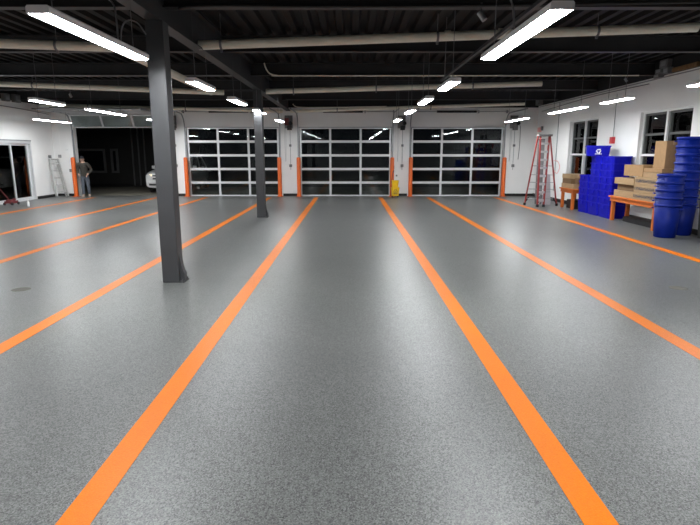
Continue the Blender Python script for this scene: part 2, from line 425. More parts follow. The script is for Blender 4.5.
# ------------------------------------------------------------------ outside, at night
struct(bx('ground', (-45, YB + 0.25, -0.16), (45, 60, -0.04), M['asphalt']))
struct(bx('ground_apron', (-20, YB + 0.25, -0.12), (20, YB + 6.5, -0.01), M['apron']))
bl = thing('neighbouring_house', 'dark sided building outside beyond the open bay door', 'building', (-14, 32.2, 0))
bm = BM(); add_box(bm, (-8, 0, -0.1), (3.6, 6, 5.2))
for k in range(26): add_prism(bm, [(-0.03, k * 0.2), (0.0, k * 0.2 + 0.2), (0.0, k * 0.2)], 'x', -8, 3.6)
obj('siding_wall', bm, M['siding'], bl)
for xa, xb in ((-2.0, -0.28), (0.02, 0.46 + 0.0)):
    bm = BM(); z0, z1 = 0.72, 2.12; f = 0.13
    add_box(bm, (xa, -0.09, z0), (xa + f, -0.031, z1)); add_box(bm, (xb - f, -0.09, z0), (xb, -0.031, z1))
    add_box(bm, (xa + f, -0.09, z0), (xb - f, -0.031, z0 + f)); add_box(bm, (xa + f, -0.09, z1 - f), (xb - f, -0.031, z1))
    wf = obj('house_window', bm, M['siding_trim'], bl)
    bx('window_pane', (xa + f, -0.05, z0 + f), (xb - f, -0.035, z1 - f), M['carglass'], wf)
for k, xx in enumerate((1.34, 1.70, 2.04)):
    tb('downpipe', (xx, -0.12, 0.0), (xx, -0.12, 3.6), 0.045, M['siding_trim'], bl, 10)
bx('ground_floor_plinth', (-8, -0.06, -0.1), (3.6, -0.0, 0.12), M['base'], bl)

# ------------------------------------------------------------------ steel columns
col = thing('steel_column', 'dark grey square steel column standing alone between the orange lines', 'column', (XC, 7.94, 0))
bx('shaft', (-0.122, -0.122, 0.0), (0.122, 0.122, GZ), M['column'], col, 0.012)
bm = BM(); add_prism(bm, [(0.122, 0.0), (0.19, 0.0), (0.192, 0.12), (0.172, 0.16), (0.15, 0.24), (0.122, 0.42)], 'y', -0.05, 0.06); obj('gusset', bm, M['column'], col)
bm = BM(); add_box(bm, (0.122, -0.122, 0), (0.20, 0.122, 0.02)); add_tube(bm, (0.175, -0.1, 0.0), (0.175, -0.1, 0.05), 0.016, 6); add_tube(bm, (0.175, 0.1, 0.0), (0.175, 0.1, 0.05), 0.016, 6)
obj('base_plate', bm, M['column'], col)
clone(col, (XC + 0.02, 16.15, 0), 0, 'farther steel column, in front of a closed bay door')
col['label'] = 'nearer and larger steel column, standing on open floor beside an orange line'

# ------------------------------------------------------------------ orange guard posts at the bay doors
DN = ['open bay door', 'closed bay door nearest the open one', 'middle closed bay door', 'closed bay door nearest the red ladder']
gp = None
for n, (c, _) in enumerate(DOORS):
    for s in (-1, 1):
        lab = 'orange guard post at the %s side of the %s' % ('left' if s < 0 else 'right', DN[n])
        loc = (c + s * (DW / 2 - 0.02 + 0.03), YB - 0.26, 0)
        if gp is None:
            gp = thing('guard_post', lab, 'bollard', loc, 0, 'orange guard posts')
            bm = BM(); add_lathe(bm, [(0.0, 1.70), (0.05, 1.695), (0.08, 1.675), (0.088, 1.64), (0.088, 0.02)], 20); obj('post', bm, M['orange'], gp, True)
            bx('foot_plate', (-0.12, -0.12, 0), (0.12, 0.12, 0.02), M['orange'], gp, 0.004)
        else: clone(gp, loc, 0, lab)

# ------------------------------------------------------------------ strip lights
def strip_light(L, label):
    t = thing('strip_light', label, 'ceiling light', (0, 0, 0), 0, 'hanging strip lights')
    h = L / 2
    bm = BM(); add_prism(bm, [(-0.10, 0.012), (-0.10, 0.065), (-0.085, 0.08), (0.085, 0.08), (0.10, 0.065), (0.10, 0.012)], 'y', -h, h)
    obj('housing', bm, M['housing'], t)
    bm = BM(); add_prism(bm, [(-0.096, 0.012), (-0.06, 0.0), (0.06, 0.0), (0.096, 0.012)], 'y', -h + 0.02, h - 0.02)
    obj('lens', bm, M['lens'], t)
    for s in (-1, 1):
        y = s * (h - 0.25)
        tb('hanger', (0, y, 0.08), (0, y, ZT - 0.01 - 3.05), 0.005, M['cord'], t, 6)
    return t
protos = {}
def place_light(x, y0, y1, label, z=3.05):
    L = round(y1 - y0, 2)
    if L not in protos:
        o = protos[L] = strip_light(L, label); o.location = (x, (y0 + y1) / 2, z)
    else: o = clone(protos[L], (x, (y0 + y1) / 2, z), 0, label)
    return o
NTH = ['nearest', 'second', 'third', 'fourth', 'fifth', 'sixth']
rows = [
    (1.76, [(4.80, 7.24), (9.45, 10.75), (12.40, 13.80), (15.75, 17.15), (20.0, 21.4)], '%s strip light of the hanging row right of the columns'),
    (-2.66, [(4.93, 7.27), (9.45, 10.75), (12.60, 14.00), (15.75, 17.15), (20.4, 21.8)], '%s strip light of the hanging row above the columns'),
    (6.12, [(7.68, 10.12), (12.25, 13.55), (14.6, 17.04), (19.3, 21.74)], '%s strip light of the row along the right white wall'),
    (-7.22, [(4.86, 7.30), (8.3, 9.6), (12.75, 14.05), (15.4, 17.84), (20.0, 22.44)], '%s strip light of the row towards the open bay door'),
    (-11.25, [(7.68, 10.12), (12.25, 13.55), (14.6, 17.04), (19.9, 22.34)], '%s strip light of the row beside the sliding glass door'),
]
first_l = first_r = None
for x, seq, lab in rows:
    for k, (a, b) in enumerate(seq):
        o = place_light(x, a, b, lab % NTH[k])
        if k == 0 and x == 1.76: first_r = o
        if k == 0 and x == -2.66: first_l = o
for x, nm in ((-7.22, 'towards the sliding door side'), (-2.66, 'in line with the columns'), (1.76, 'right of the columns')):
    place_light(x, 0.2, 2.64, 'strip light hanging above and behind the view, ' + nm)
bm = BM()
add_path(bm, [(0.0, 0.48, 0.075), (-0.03, 0.55, 0.36), (-0.15, 0.78, 0.58), (-0.42, 1.1, 0.76), (-0.85, 1.5, 0.93)], 0.011)
add_path(bm, [(0.02, 0.50, 0.075), (0.04, 0.52, 0.26), (0.10, 0.55, 0.34), (0.20, 0.58, 0.32), (0.28, 0.60, 0.20)], 0.009)
obj('power_cord', bm, M['cord'], first_l)
bm = BM(); add_path(bm, [(0.0, 0.15, 0.075), (-0.02, 0.25, 0.45), (-0.18, 0.55, 0.75), (-0.45, 0.9, 0.87)], 0.012); obj('power_cord', bm, M['cord'], first_r)

# ------------------------------------------------------------------ insulated drain pipes with hangers
def drain_pipe(label, pts, r, hang, elbow=False):
    t = thing('drain_pipe', label, 'pipe', (0, 0, 0), 0, 'cream insulated pipes under the roof')
    bm = BM()
    if elbow: add_path(bm, pts, r, 18)
    else: add_tube(bm, pts[0], pts[-1], r, 20)
    obj('insulated_tube', bm, M['pipe'], t, False)
    p, q = Vector(pts[0]), Vector(pts[-1])
    for f in hang:
        c = p.lerp(q, f); d = (q - p).normalized()
        bm = BM(); add_tube(bm, c - d * 0.02, c + d * 0.02, r + 0.012, 20)
        add_tube(bm, c + Vector((0, 0, r)), (c.x, c.y, ZT - 0.07), 0.006, 6); add_box(bm, c + Vector((-0.02, -0.02, -r - 0.05)), c + Vector((0.02, 0.02, -r)))
        obj('pipe_hanger', bm, M['cord'], t)
    return t
o = drain_pipe('long cream pipe crossing overhead right of the columns, nearest of its kind', [(-2.64, 10.0, 3.735), (6.03, 10.0, 4.03)], 0.078, (0.045, 0.48, 0.80))
bm = BM()
for f in (0.49, 0.60): 
    c = Vector((-2.46, 10, 3.76)).lerp(Vector((6.03, 10, 4.045)), f); add_tube(bm, c - Vector((0.05, 0, 0.0017)), c + Vector((0.05, 0, 0.0017)), 0.083, 20)
obj('coupling', bm, M['pipe'], o)
drain_pipe('cream pipe crossing overhead left of the columns, nearest of its kind', [(-12.98, 10.0, 3.99), (-4.15, 10.0, 3.70)], 0.078, (0.3, 0.89))
drain_pipe('cream main pipe running lengthwise beside the roof girder', [(-4.0, 9.95, 3.66), (-4.0, 10.6, 3.655), (-4.0, 16.2, 3.60)], 0.085, (0.35, 0.75), True)
drain_pipe('cream pipe crossing at the second column, right of the girder', [(-2.46, 16.5, 3.65), (5.60, 16.5, 3.87)], 0.075, (0.1, 0.4, 0.75))
drain_pipe('cream pipe crossing overhead on the left at the second column', [(-12.98, 16.5, 3.96), (-3.7, 16.5, 3.62)], 0.075, (0.4, 0.8))
drain_pipe('cream pipe above the closed bay doors, right of the girder', [(-2.48, 23.3, 3.58), (7.25, 23.3, 3.88)], 0.065, (0.2, 0.6))
drain_pipe('cream pipe above the open bay door, left of the girder', [(-12.9, 23.3, 3.84), (-2.80, 23.3, 3.58)], 0.065, (0.2, 0.6))

def conduit(name, label, pts, r=0.02, m='steel', seg=8):
    bm = BM(); add_path(bm, pts, r, seg); return tag(obj(name, bm, M[m], smooth=True), label, 'conduit')
conduit('electrical_conduit', 'thin pale conduit with a bent end under a roof beam, right of the girder', [(-2.25, 14.9, 4.2), (-2.2, 14.9, 4.05), (-2.1, 14.9, 3.93), (-1.9, 14.9, 3.885), (-1.7, 14.9, 3.88), (2.5, 14.9, 3.88), (7.6, 14.9, 3.885)], 0.018, 'pipe')
conduit('electrical_conduit', 'thin conduit crossing overhead left of the girder', [(-12.9, 14.9, 3.90), (-7, 14.9, 3.88), (-2.8, 14.9, 3.88)], 0.018, 'steel')
conduit('electrical_conduit', 'short bent conduit above the middle bay door', [(-2.35, 23.0, 3.85), (-2.25, 23.0, 3.76), (-2.05, 23.0, 3.72), (-1.2, 23.0, 3.71), (1.5, 23.0, 3.75)], 0.02, 'pipe')
conduit('electrical_conduit', 'grey conduit along the top of the right white wall', [(8.09, 10.0, 3.80), (8.09, 16, 3.80), (8.09, 23.9, 3.80)], 0.016)
conduit('electrical_conduit', 'lower grey conduit along the top of the right white wall', [(8.10, 15.3, 3.72), (8.10, 19, 3.73), (8.10, 23.6, 3.60)], 0.012, 'cord')
conduit('electrical_conduit', 'vertical grey conduit on the right wall beside the far window', [(8.12, 21.7, 3.8), (8.12, 21.7, 2.5), (8.12, 21.7, 0.4)], 0.014)
conduit('electrical_conduit', 'dark conduit along the top of the left white wall', [(-12.93, 20.0, 3.62), (-12.93, 22.0, 3.58), (-12.9, 23.9, 3.50)], 0.016, 'cord')
t = thing('cable_rail', 'grey rail running lengthwise under the roof towards the doors', 'rail', (2.37, 0, 0))
bx('rail', (-0.03, 5.0, 3.71), (0.03, 14.7, 3.76), M['beam'], t)
for y in (5.6, 9.4, 14.2): tb('hanger', (0, y, 3.76), (0, y, ZT - 0.01), 0.006, M['cord'], t, 6)
conduit('electrical_conduit', 'grey conduit on the nearest visible roof beam', [(-2.4, 8.1, 3.87), (-1.9, 8.1, 3.905), (1, 8.1, 3.90), (8.0, 8.1, 4.0)], 0.02, 'beam')

# wall fittings -------------------------------------------------------------------
def fitting(name, label, cat, loc, size, m, axis, extra=None):
    """small wall box; axis gives the way it faces"""
    t = thing(name, label, cat, loc)
    sx, sy, sz = size
    bx('casing', (-sx / 2, -sy / 2, -sz / 2), (sx / 2, sy / 2, sz / 2), M[m], t, min(size) * 0.12)
    d = Vector(axis) * 1.0
    c = Vector((d.x * sx / 2, d.y * sy / 2, 0))
    q = Vector((0.008 if d.x else sx * 0.3, 0.008 if d.y else sy * 0.3, sz * 0.3))
    bx('cover', c - q, c + q, M[extra or m], t, 0.002)
    return t
o = fitting('fire_alarm', 'red fire alarm box on the white wall between the two windows', 'alarm', (8.10, 17.10, 2.27), (0.10, 0.17, 0.2), 'red', (-1, 0))
tb('feed_conduit', (0.02, 0, 0.1), (0.02, 0, 1.38), 0.010, M['steel'], o, 8)
fitting('alarm_strobe', 'pale red alarm box high on the right wall above the red ladder', 'alarm', (8.10, 23.75, 2.85), (0.10, 0.24, 0.19), 'pink', (-1, 0))
fitting('alarm_speaker', 'small dark box next to the pale red alarm above the red ladder', 'sensor', (8.11, 23.47, 2.90), (0.08, 0.08, 0.17), 'box', (-1, 0))
for k, (y, z, sy, sz) in enumerate(((14.55, 4.13, 0.36, 0.19), (14.75, 3.97, 0.30, 0.11), (14.42, 3.94, 0.24, 0.16), (14.82, 3.88 - 0.02, 0.28, 0.10))):
    fitting('junction_box', ['topmost grey box of the cluster above the near window', 'second grey box down in the cluster above the near window', 'grey box at the near end of the cluster above the window', 'lowest flat grey box of the cluster above the near window'][k], 'electrical box', (8.08, y, z), (0.13, sy, sz), 'box', (-1, 0), 'steel')
fitting('junction_box', 'grey box at the top of the right wall in the far corner', 'electrical box', (8.06, 23.9, 4.03), (0.16, 0.5, 0.3), 'box', (-1, 0), 'steel')
fitting('junction_box', 'grey box at the top of the left wall over the sliding door', 'electrical box', (-12.93, 21.1, 3.93), (0.14, 0.35, 0.28), 'box', (1, 0), 'steel')
fitting('junction_box', 'grey box at the top of the left wall near the corner', 'electrical box', (-12.93, 21.75, 3.95), (0.14, 0.4, 0.3), 'box', (1, 0), 'steel')
tag(bx('pipe_wrap', (8.05, 13.2, 3.87), (8.149, 14.2, 3.97), M['brown'], None, 0.02), 'brown wrapped bundle on the upper right wall beside the box cluster', 'pipe wrap')
fitting('thermostat', 'dark control box on the left wall above the silver ladder', 'control box', (-12.97, 23.78, 1.72), (0.06, 0.15, 0.13), 'box', (1, 0))
fitting('wall_switch', 'small pale switch box near the corner above the silver ladder', 'control box', (-12.75, 24.18, 1.74), (0.12, 0.05, 0.13), 'steel', (0, -1))
fitting('door_control', 'dark control box on the wall left of the open bay door', 'control box', (-12.33, 24.17, 1.12), (0.09, 0.06, 0.13), 'box', (0, -1))
fitting('exit_sensor', 'small white plate on the wall high left of the open bay door', 'control box', (-12.42, 24.18, 2.02), (0.1, 0.04, 0.08), 'whitepl', (0, -1))

# motor door openers with conduits, one on each pier
PIERS = [-7.70, -2.66, 2.24, 7.12]
PN = ['just right of the open bay door', 'behind the farther column', 'between the middle and last closed bay doors', 'in the corner beside the last closed bay door']
for k, px in enumerate(PIERS):
    t = thing('door_opener', 'motor door opener on the wall pier ' + PN[k], 'door motor', (px, YB - 0.02, 3.05), 0, 'bay door openers')
    w0 = 0.0
    bx('mounting_plate', (-0.17, -0.02, -0.12), (0.17, 0.0, 0.42), M['box'], t)
    bx('gear_case', (-0.15, -0.27, 0.0), (0.03, -0.021, 0.30), M['redcase'] if k < 2 else M['box'], t, 0.02)
    bm = BM(); add_tube(bm, (0.10, -0.05, 0.08), (0.10, -0.33, 0.08), 0.085, 18); obj('motor', bm, M['black'], t)
    bx('control_case', (-0.06, -0.17, -0.20), (0.14, -0.021, -0.01), M['black'] if k < 3 else M['box'], t, 0.012)
    bm = BM(); add_path(bm, [(-0.16, -0.15, 0.1), (-0.17, -0.14, -0.8), (-0.15, -0.10, -1.55), (-0.12, -0.14, -0.8), (-0.12, -0.15, 0.1)], 0.006, 6); obj('chain', bm, M['steel'], t)
    bm = BM(); add_path(bm, [(0.05, -0.02, -0.20), (0.05, -0.02, -1.0), (0.05, -0.02, -1.9)], 0.012, 6); obj('conduit', bm, M['steel'], t)
    for z, s in ((-0.85, 0.05), (-1.72, 0.06)):
        bx('switch_box', (0.05 - s, -0.06, z - s), (0.05 + s, -0.005, z + s), M['box'], t, 0.006)
conduit('pull_chain', 'thin dark conduit hanging on the back wall beside the last bay door', [(7.36, 24.15, 3.05), (7.40, 24.15, 2.95), (7.41, 24.15, 2.2), (7.38, 24.15, 1.6)], 0.014, 'cord')

# small devices under the roof
def device(label, loc, s, cat='sensor'):
    t = thing('ceiling_camera', label, cat, loc)
    bm = BM(); add_tube(bm, (0, 0, 0), (0.0, 0, s * 2.2), s * 0.2, 8); obj('mount', bm, M['cord'], t)
    bm = BM(); add_tube(bm, (-s * 0.3, 0, s * 0.5), (s * 0.6, -s * 0.5, -s * 1.0), s * 0.62, 12, s * 0.55); obj('head', bm, M['steel'], t)
device('small grey camera head under the nearest roof beam, right of centre', (1.87, 8.25, 3.82), 0.075)
device('small pale device under the roof left of the girder', (-7.95, 16.0, 3.50), 0.055)
device('small pale device under the roof near the right wall cluster', (7.4, 15.2, 3.82), 0.055)
device('small pale device behind the farther column roof light', (-2.3, 17.9, 3.50), 0.05)

# ------------------------------------------------------------------ work benches on the right
def bench(label, y0, y1, x0=7.42, x1=8.08, zt=0.70):
    t = thing('workbench', label, 'table', (x0, y0, 0), 0, 'orange benches along the right wall'); L = y1 - y0; W = x1 - x0
    bx('table_top', (0, 0, zt - 0.045), (W, L, zt), M['wood'], t, 0.006)
    bm = BM(); add_box(bm, (0.03, 0.06, zt - 0.15), (0.07, L - 0.06, zt - 0.0455)); add_box(bm, (W - 0.07, 0.06, zt - 0.15), (W - 0.03, L - 0.06, zt - 0.0455))
    add_box(bm, (0.0705, 0.06, zt - 0.15), (W - 0.0705, 0.10, zt - 0.0455)); add_box(bm, (0.0705, L - 0.10, zt - 0.15), (W - 0.0705, L - 0.06, zt - 0.0455))
    obj('apron', bm, M['wood'], t)
    for ax in (0.075, W - 0.165):
        for ay in (0.105, L - 0.195):
            bx('leg', (ax - 0.03, ay, 0), (ax + 0.06, ay + 0.09, zt - 0.046), M['wood'], t, 0.004)
    return t
bench('orange wooden bench holding a tall pile of cardboard boxes', 13.12, 15.58)
bench('orange wooden bench behind the red ladder, holding a few cardboard boxes', 18.12, 19.30)

def carton(label, lo, hi, m='card', print_=False, tape=True, group='cardboard boxes', loc_rot=0):
    cx, cy = (lo[0] + hi[0]) / 2, (lo[1] + hi[1]) / 2
    t = thing('cardboard_box', label, 'box', (cx, cy, lo[2]), loc_rot, group)
    sx, sy, sz = (hi[0] - lo[0]) / 2, (hi[1] - lo[1]) / 2, hi[2] - lo[2] - 0.003
    bm = BM(); add_box(bm, (-sx, -sy, 0.0), (sx, sy, sz - 0.006), 0.004)
    add_box(bm, (-sx, -sy + 0.001, sz - 0.0058), (-0.003, sy - 0.001, sz)); add_box(bm, (0.003, -sy + 0.001, sz - 0.0058), (sx, sy - 0.001, sz))   # the two flaps
    obj('carton', bm, M[m], t)
    if tape:
        bm = BM(); add_box(bm, (-0.03, -sy - 0.001, sz - 0.09), (0.03, -sy + 0.0005, sz + 0.0008)); add_box(bm, (-0.03, -sy + 0.0005, sz), (0.03, sy, sz + 0.0008))
        obj('tape', bm, M['tape'], t)
    if print_:
        bm = BM(); rng = random.Random(int(lo[2] * 1000)); y = sy - 0.10; z0, z1 = sz * 0.26, sz * 0.74
        while y > -sy + 0.10:                       # a worn band of dark marks, too blurred in the photo to read
            wd = rng.uniform(0.028, 0.05); xa_, xb_ = -sx - 0.0012, -sx + 0.0004; zb, zt_ = z0 + rng.uniform(0, 0.006), z1 - rng.uniform(0, 0.01)
            add_box(bm, (xa_, y - 0.016, zb), (xa_ + 0.0015, y, zt_)); zm = rng.uniform(zb + 0.01, zt_ - 0.03)
            add_box(bm, (xa_, y - wd, zm), (xa_ + 0.0015, y - 0.0161, zm + 0.022)); add_box(bm, (xa_, y - wd - 0.014, zb), (xa_ + 0.0015, y - wd - 0.0001, zt_ - rng.choice((0, 0.03)))); y -= wd + 0.014 + rng.uniform(0.006, 0.012)
        add_box(bm, (-sx - 0.0012, sy - 0.07, z0 + 0.008), (-sx + 0.0004, sy - 0.04, z1 - 0.01)); add_box(bm, (-sx - 0.0012, -sy + 0.03, z0 + 0.004), (-sx + 0.0004, -sy + 0.06, z1))
        obj('printed_band', bm, M['ink'], t)
    return t
Z = 0.70
# left pile of three
carton('bottom cardboard box of the plain pile at the far end of the bench', (7.46, 14.32, Z), (8.0, 15.36, Z + 0.18), 'card2')
carton('dark middle cardboard box of the plain pile at the far end of the bench', (7.52, 14.34, Z + 0.18), (8.0, 15.30, Z + 0.35), 'card3')
carton('top cardboard box of the plain pile at the far end of the bench', (7.46, 14.32, Z + 0.35), (8.0, 15.38, Z + 0.52), 'card2')
for k, nm in enumerate(('bottom', 'middle', 'top')):
    carton('%s of three cardboard boxes with a dark printed band' % nm, (7.44 + 0.01 * k, 13.2, Z + 0.195 * k), (8.0, 14.28, Z + 0.195 * (k + 1) - 0.002), 'card2', True)
carton('wide plain cardboard box lying on the two lower piles', (7.50, 14.02, Z + 0.583), (8.02, 14.98, Z + 0.583 + 0.30), 'card')
carton('flat cardboard box under the tall upright carton', (7.50, 13.20, Z + 0.583), (8.02, 13.99, Z + 0.583 + 0.13), 'card2')
carton('second flat cardboard box directly under the tall upright carton', (7.50, 13.16, Z + 0.715), (8.02, 13.97, Z + 0.715 + 0.10), 'card')
carton('tall upright cardboard box on top of the whole pile', (7.55, 13.0 + 0.17, Z + 0.816), (7.90, 13.66, Z + 0.816 + 0.66), 'card')
# far bench
carton('bottom cardboard box on the far bench', (7.47, 18.2, Z), (8.0, 19.24, Z + 0.16), 'card2')
carton('middle cardboard box on the far bench', (7.48, 18.45, Z + 0.16), (8.0, 19.2, Z + 0.33), 'card3')
carton('top cardboard box on the far bench', (7.47, 18.5, Z + 0.33), (8.0, 19.22, Z + 0.48), 'card2')
carton('small dark cardboard box half open at the near end of the far bench', (7.60, 18.14, Z + 0.161), (8.0, 18.42, Z + 0.36), 'card3')
tag(bx('storage_crate', (7.62, 18.42, 0.0), (8.05, 19.05, 0.30), M['black'], None, 0.02), 'low black crate on the floor under the far bench', 'crate')
tag(bx('storage_crate', (7.70, 13.6, 0.0), (8.06, 15.2, 0.14), M['black'], None, 0.02), 'low dark board pile on the floor under the near bench', 'crate')

# ------------------------------------------------------------------ blue recycling bins, nested
def rrect(hx, hy, r, n=4):
    out = []
    for cx, cy, a0 in ((hx - r, hy - r, 0), (-hx + r, hy - r, 90), (-hx + r, -hy + r, 180), (hx - r, -hy + r, 270)):
        for i in range(n + 1):
            a = R(a0 + 90 * i / n); out.append((cx + r * math.cos(a), cy + r * math.sin(a)))
    return out
def bin_body(hx, hy, h, taper, th=0.006):
    bm = BM(); secs = []
    for f in (0.0, 0.25, 0.25, 0.6, 1.0):
        k = taper * (1 - f); secs.append([(x, y, f * h) for x, y in rrect(hx - k, hy - k, 0.06)])
    for f in (1.0, 0.05):
        k = taper * (1 - f) + th; secs.append([(x, y, f * h if f == 1.0 else 0.01) for x, y in rrect(hx - k, hy - k, 0.055)])
    loft(bm, secs); return bm
def rim(hx, hy, z0, z1, o):
    bm = BM(); outer = rrect(hx + o, hy + o, 0.065); inner = rrect(hx - 0.004, hy - 0.004, 0.055)
    secs = [[(x, y, z0) for x, y in inner], [(x, y, z0) for x, y in outer], [(x, y, z1) for x, y in outer], [(x, y, z1) for x, y in inner], [(x, y, z0) for x, y in inner]]
    loft(bm, secs, False); bmesh.ops.remove_doubles(bm, verts=bm.verts[:], dist=1e-5); return bm
BP = None
def blue_bin(loc, label, rz=0):
    global BP
    if BP: return clone(BP, loc, rz, label)
    t = BP = thing('recycling_bin', label, 'bin', loc, rz, 'royal blue recycling bins')
    hx, hy, h = 0.28, 0.355, 0.40
    obj('bin_body', bin_body(hx, hy, h, 0.025), M['bluebin'], t)
    obj('rim', rim(hx, hy, h - 0.035, h, 0.014), M['bluebinrim'], t)
    for s in (-1, 1):
        bm = BM(); add_box(bm, (s * hx - 0.006 + s * 0.012, -0.07, h - 0.13), (s * hx + 0.006 + s * 0.012, 0.07, h - 0.036), 0.004)
        obj('handle', bm, M['bluebinrim'], t)
    return t
for sidx, (yc, n, nm) in enumerate(((17.56, 5, 'the low stack by the far bench'), (16.81, 8, 'the tall stack under the symbol bin'), (16.06, 8, 'the tall stack by the near bench'))):
    for k in range(n):
        blue_bin((7.80, yc, k * 0.199), 'royal blue recycling bin, %s of %s' % (ORD[n - 1 - k], nm))
zt = 7 * 0.199 + 0.40
t = thing('recycling_bin', 'royal blue bin with a white symbol, set askew on top of the stacks', 'bin', (7.60, 16.92, zt + 0.002), R(-18), 'royal blue recycling bins')
hx, hy, h = 0.34, 0.24, 0.31
obj('bin_body', bin_body(hx, hy, h, 0.03), M['bluebin'], t); obj('rim', rim(hx, hy, h - 0.04, h, 0.012), M['bluebinrim'], t)
bm = BM(); yy = -hy + 0.006                     # white recycling arrows on a pale square
for k in range(3):
    a0 = R(90 + 120 * k); mid = Vector((0.045 * math.cos(a0), 0, 0.045 * math.sin(a0)))
    mxr = Matrix.Translation(Vector((-0.0, yy - 0.012, h * 0.47)) + mid) @ Matrix.Rotation(-(a0 - R(90)), 4, 'Y')
    add_box(bm, (-0.045, -0.004, -0.014), (0.025, 0.006, 0.014), 0, mxr)
    v = [bm.verts.new(mxr @ Vector(p)) for p in ((0.025, -0.004, 0.03), (0.06, -0.004, 0.0), (0.025, -0.004, -0.03))]; bm.faces.new(v)
for k in range(5): add_box(bm, (-0.095 + 0.04 * k, yy - 0.018, h * 0.47 - 0.095), (-0.068 + 0.04 * k, yy - 0.006, h * 0.47 - 0.07))
o = obj('white_symbol', bm, M['whitepl'], t)

# round recycling cans, nested
CP = None
def blue_can(loc, label, rz=0):
    global CP
    if CP: return clone(CP, loc, rz, label)
    t = CP = thing('recycling_can', label, 'bin', loc, rz, 'deep blue nested cans')
    bm = BM(); add_lathe(bm, [(0.0, 0.0), (0.218, 0.0), (0.226, 0.012), (0.272, 0.74), (0.264, 0.74), (0.219, 0.03), (0.0, 0.022)], 32); obj('can_body', bm, M['bluecan'], t, True)
    bm = BM(); add_lathe(bm, [(0.272, 0.70), (0.287, 0.705), (0.290, 0.75), (0.268, 0.755), (0.266, 0.735)], 32); obj('rim', bm, M['bluerim'], t, True)
    for s in (0, math.pi):
        bm = BM(); c, sn = math.cos(s - 0.9), math.sin(s - 0.9)
        add_path(bm, [(0.275 * c - 0.07 * -sn, 0.275 * sn - 0.07 * c, 0.66), (0.315 * c - 0.06 * -sn, 0.315 * sn - 0.06 * c, 0.655), (0.315 * c + 0.06 * -sn, 0.315 * sn + 0.06 * c, 0.655), (0.275 * c + 0.07 * -sn, 0.275 * sn + 0.07 * c, 0.66)], 0.012, 8)
        obj('handle', bm, M['bluerim'], t)
    return t
for k in range(5): blue_can((7.22, 12.28, k * 0.168), 'deep blue round can, %s of the shorter nested stack' % ORD[4 - k], R(17 * k))
for k in range(9): blue_can((7.79, 12.64, k * 0.187), 'deep blue round can, %s of the tall nested stack by the wall' % ORD[8 - k], R(23 * k))

t = thing('wheeled_waste_cart', 'very dark green waste cart at the right edge beside the blue cans', 'bin', (7.70, 11.06, 0))
bm = BM(); loft(bm, [[(x, y, 0.12) for x, y in rrect(0.31, 0.33, 0.03)], [(x, y, 1.22) for x, y in rrect(0.345, 0.38, 0.03)]]); obj('cart_body', bm, M['green'], t)
bx('lid', (-0.355, -0.39, 1.221), (0.355, 0.39, 1.29), M['green'], t, 0.02)
for s in (-1, 1):
    bm = BM(); add_tube(bm, (0.22, s * 0.31 - 0.03, 0.12), (0.22, s * 0.31 + 0.03, 0.12), 0.12, 18); obj('wheel', bm, M['black'], t)
bx('front_foot', (-0.22, -0.2, 0.0), (-0.12, 0.2, 0.119), M['green'], t)

# ------------------------------------------------------------------ red fibreglass ladder
t = thing('step_ladder', 'tall red fibreglass stepladder with silver steps standing open near the corner', 'ladder', (6.95, 19.75, 0))
def seg_at(p, q, f): return Vector(p).lerp(Vector(q), f)
def rail(name, p, q, m, par, w=0.04, d=0.022):
    bm = BM(); p, q = Vector(p), Vector(q); dirv = (q - p).normalized(); a = Vector((1, 0, 0)); a = (a - dirv * a.dot(dirv)).normalized(); b = dirv.cross(a)
    loft(bm, [[c + a * sx * d + b * sy * w for sx, sy in ((-1, -1), (1, -1), (1, 1), (-1, 1))] for c in (p, q)])
    return obj(name, bm, m, par)
fl, fr, tl, tr = (-0.28, -0.50, 0.0), (-0.06, -0.50, 0.0), (-0.18, -0.06, 2.46), (0.13, -0.06, 2.46)
for a, b in ((fl, tl), (fr, tr)): rail('front_rail', a, b, M['redglass'], t)
rl, rr, sl, sr = (-0.51, 0.22, 0.0), (0.55, -0.10, 0.0), (-0.23, 0.06, 2.46), (0.20, 0.04, 2.46)
for a, b in ((rl, sl), (rr, sr)): rail('rear_rail', a, b, M['redglass'], t, 0.032, 0.018)
for k in range(8):
    f = 0.10 + k * 0.115; a, b = seg_at(fl, tl, f), seg_at(fr, tr, f)
    add = BM(); add_box(add, (a.x + 0.02, a.y - 0.05, a.z - 0.055), (b.x - 0.02, a.y + 0.06, a.z + 0.02)); obj('step', add, M['ladder'], t)
for f in (0.10, 0.24, 0.34, 0.45, 0.58):
    tb('rear_brace', seg_at(rl, sl, f), seg_at(rr, sr, f), 0.012, M['steel'], t, 8)
for f in (0.10, 0.215):
    tb('step_brace', seg_at(fl, tl, f - 0.08), seg_at(fr, tr, f).lerp(seg_at(fl, tl, f), 0.35), 0.010, M['ladder'], t, 6)
bx('top_cap', (-0.26, -0.13, 2.46), (0.23, 0.13, 2.53), M['box'], t, 0.01)
for p in (fl, fr, rl, rr):
    bm = BM(); add_box(bm, (p[0] - 0.035, p[1] - 0.05, 0.0), (p[0] + 0.035, p[1] + 0.05, 0.09), 0.01); obj('foot', bm, M['black'], t)
for p, q in ((rl, sl), (rr, sr)):
    bm = BM(); a = seg_at(p, q, 0.04); b = seg_at(p, q, 0.12); b.x += 0.10 * (1 if p is rl else -1); add_tube(bm, a, b, 0.02, 8); obj('foot_strut', bm, M['black'], t)
bm = BM(); add_path(bm, [(0.39, 0.05, 1.62), (0.52, -0.0, 1.58), (0.60, -0.0, 1.38), (0.52, 0.0, 1.16), (0.44, 0.05, 1.25)], 0.012, 8)
o = obj('cord_coil', bm, M['pink'], None, True, (6.95, 19.75, 0)); tag(o, 'pink cord loop hanging on the red ladder', 'cord')
o = thing('leaning_panel', 'grey tapered board standing between the legs of the red ladder', 'board', (7.20, 20.02, 0))
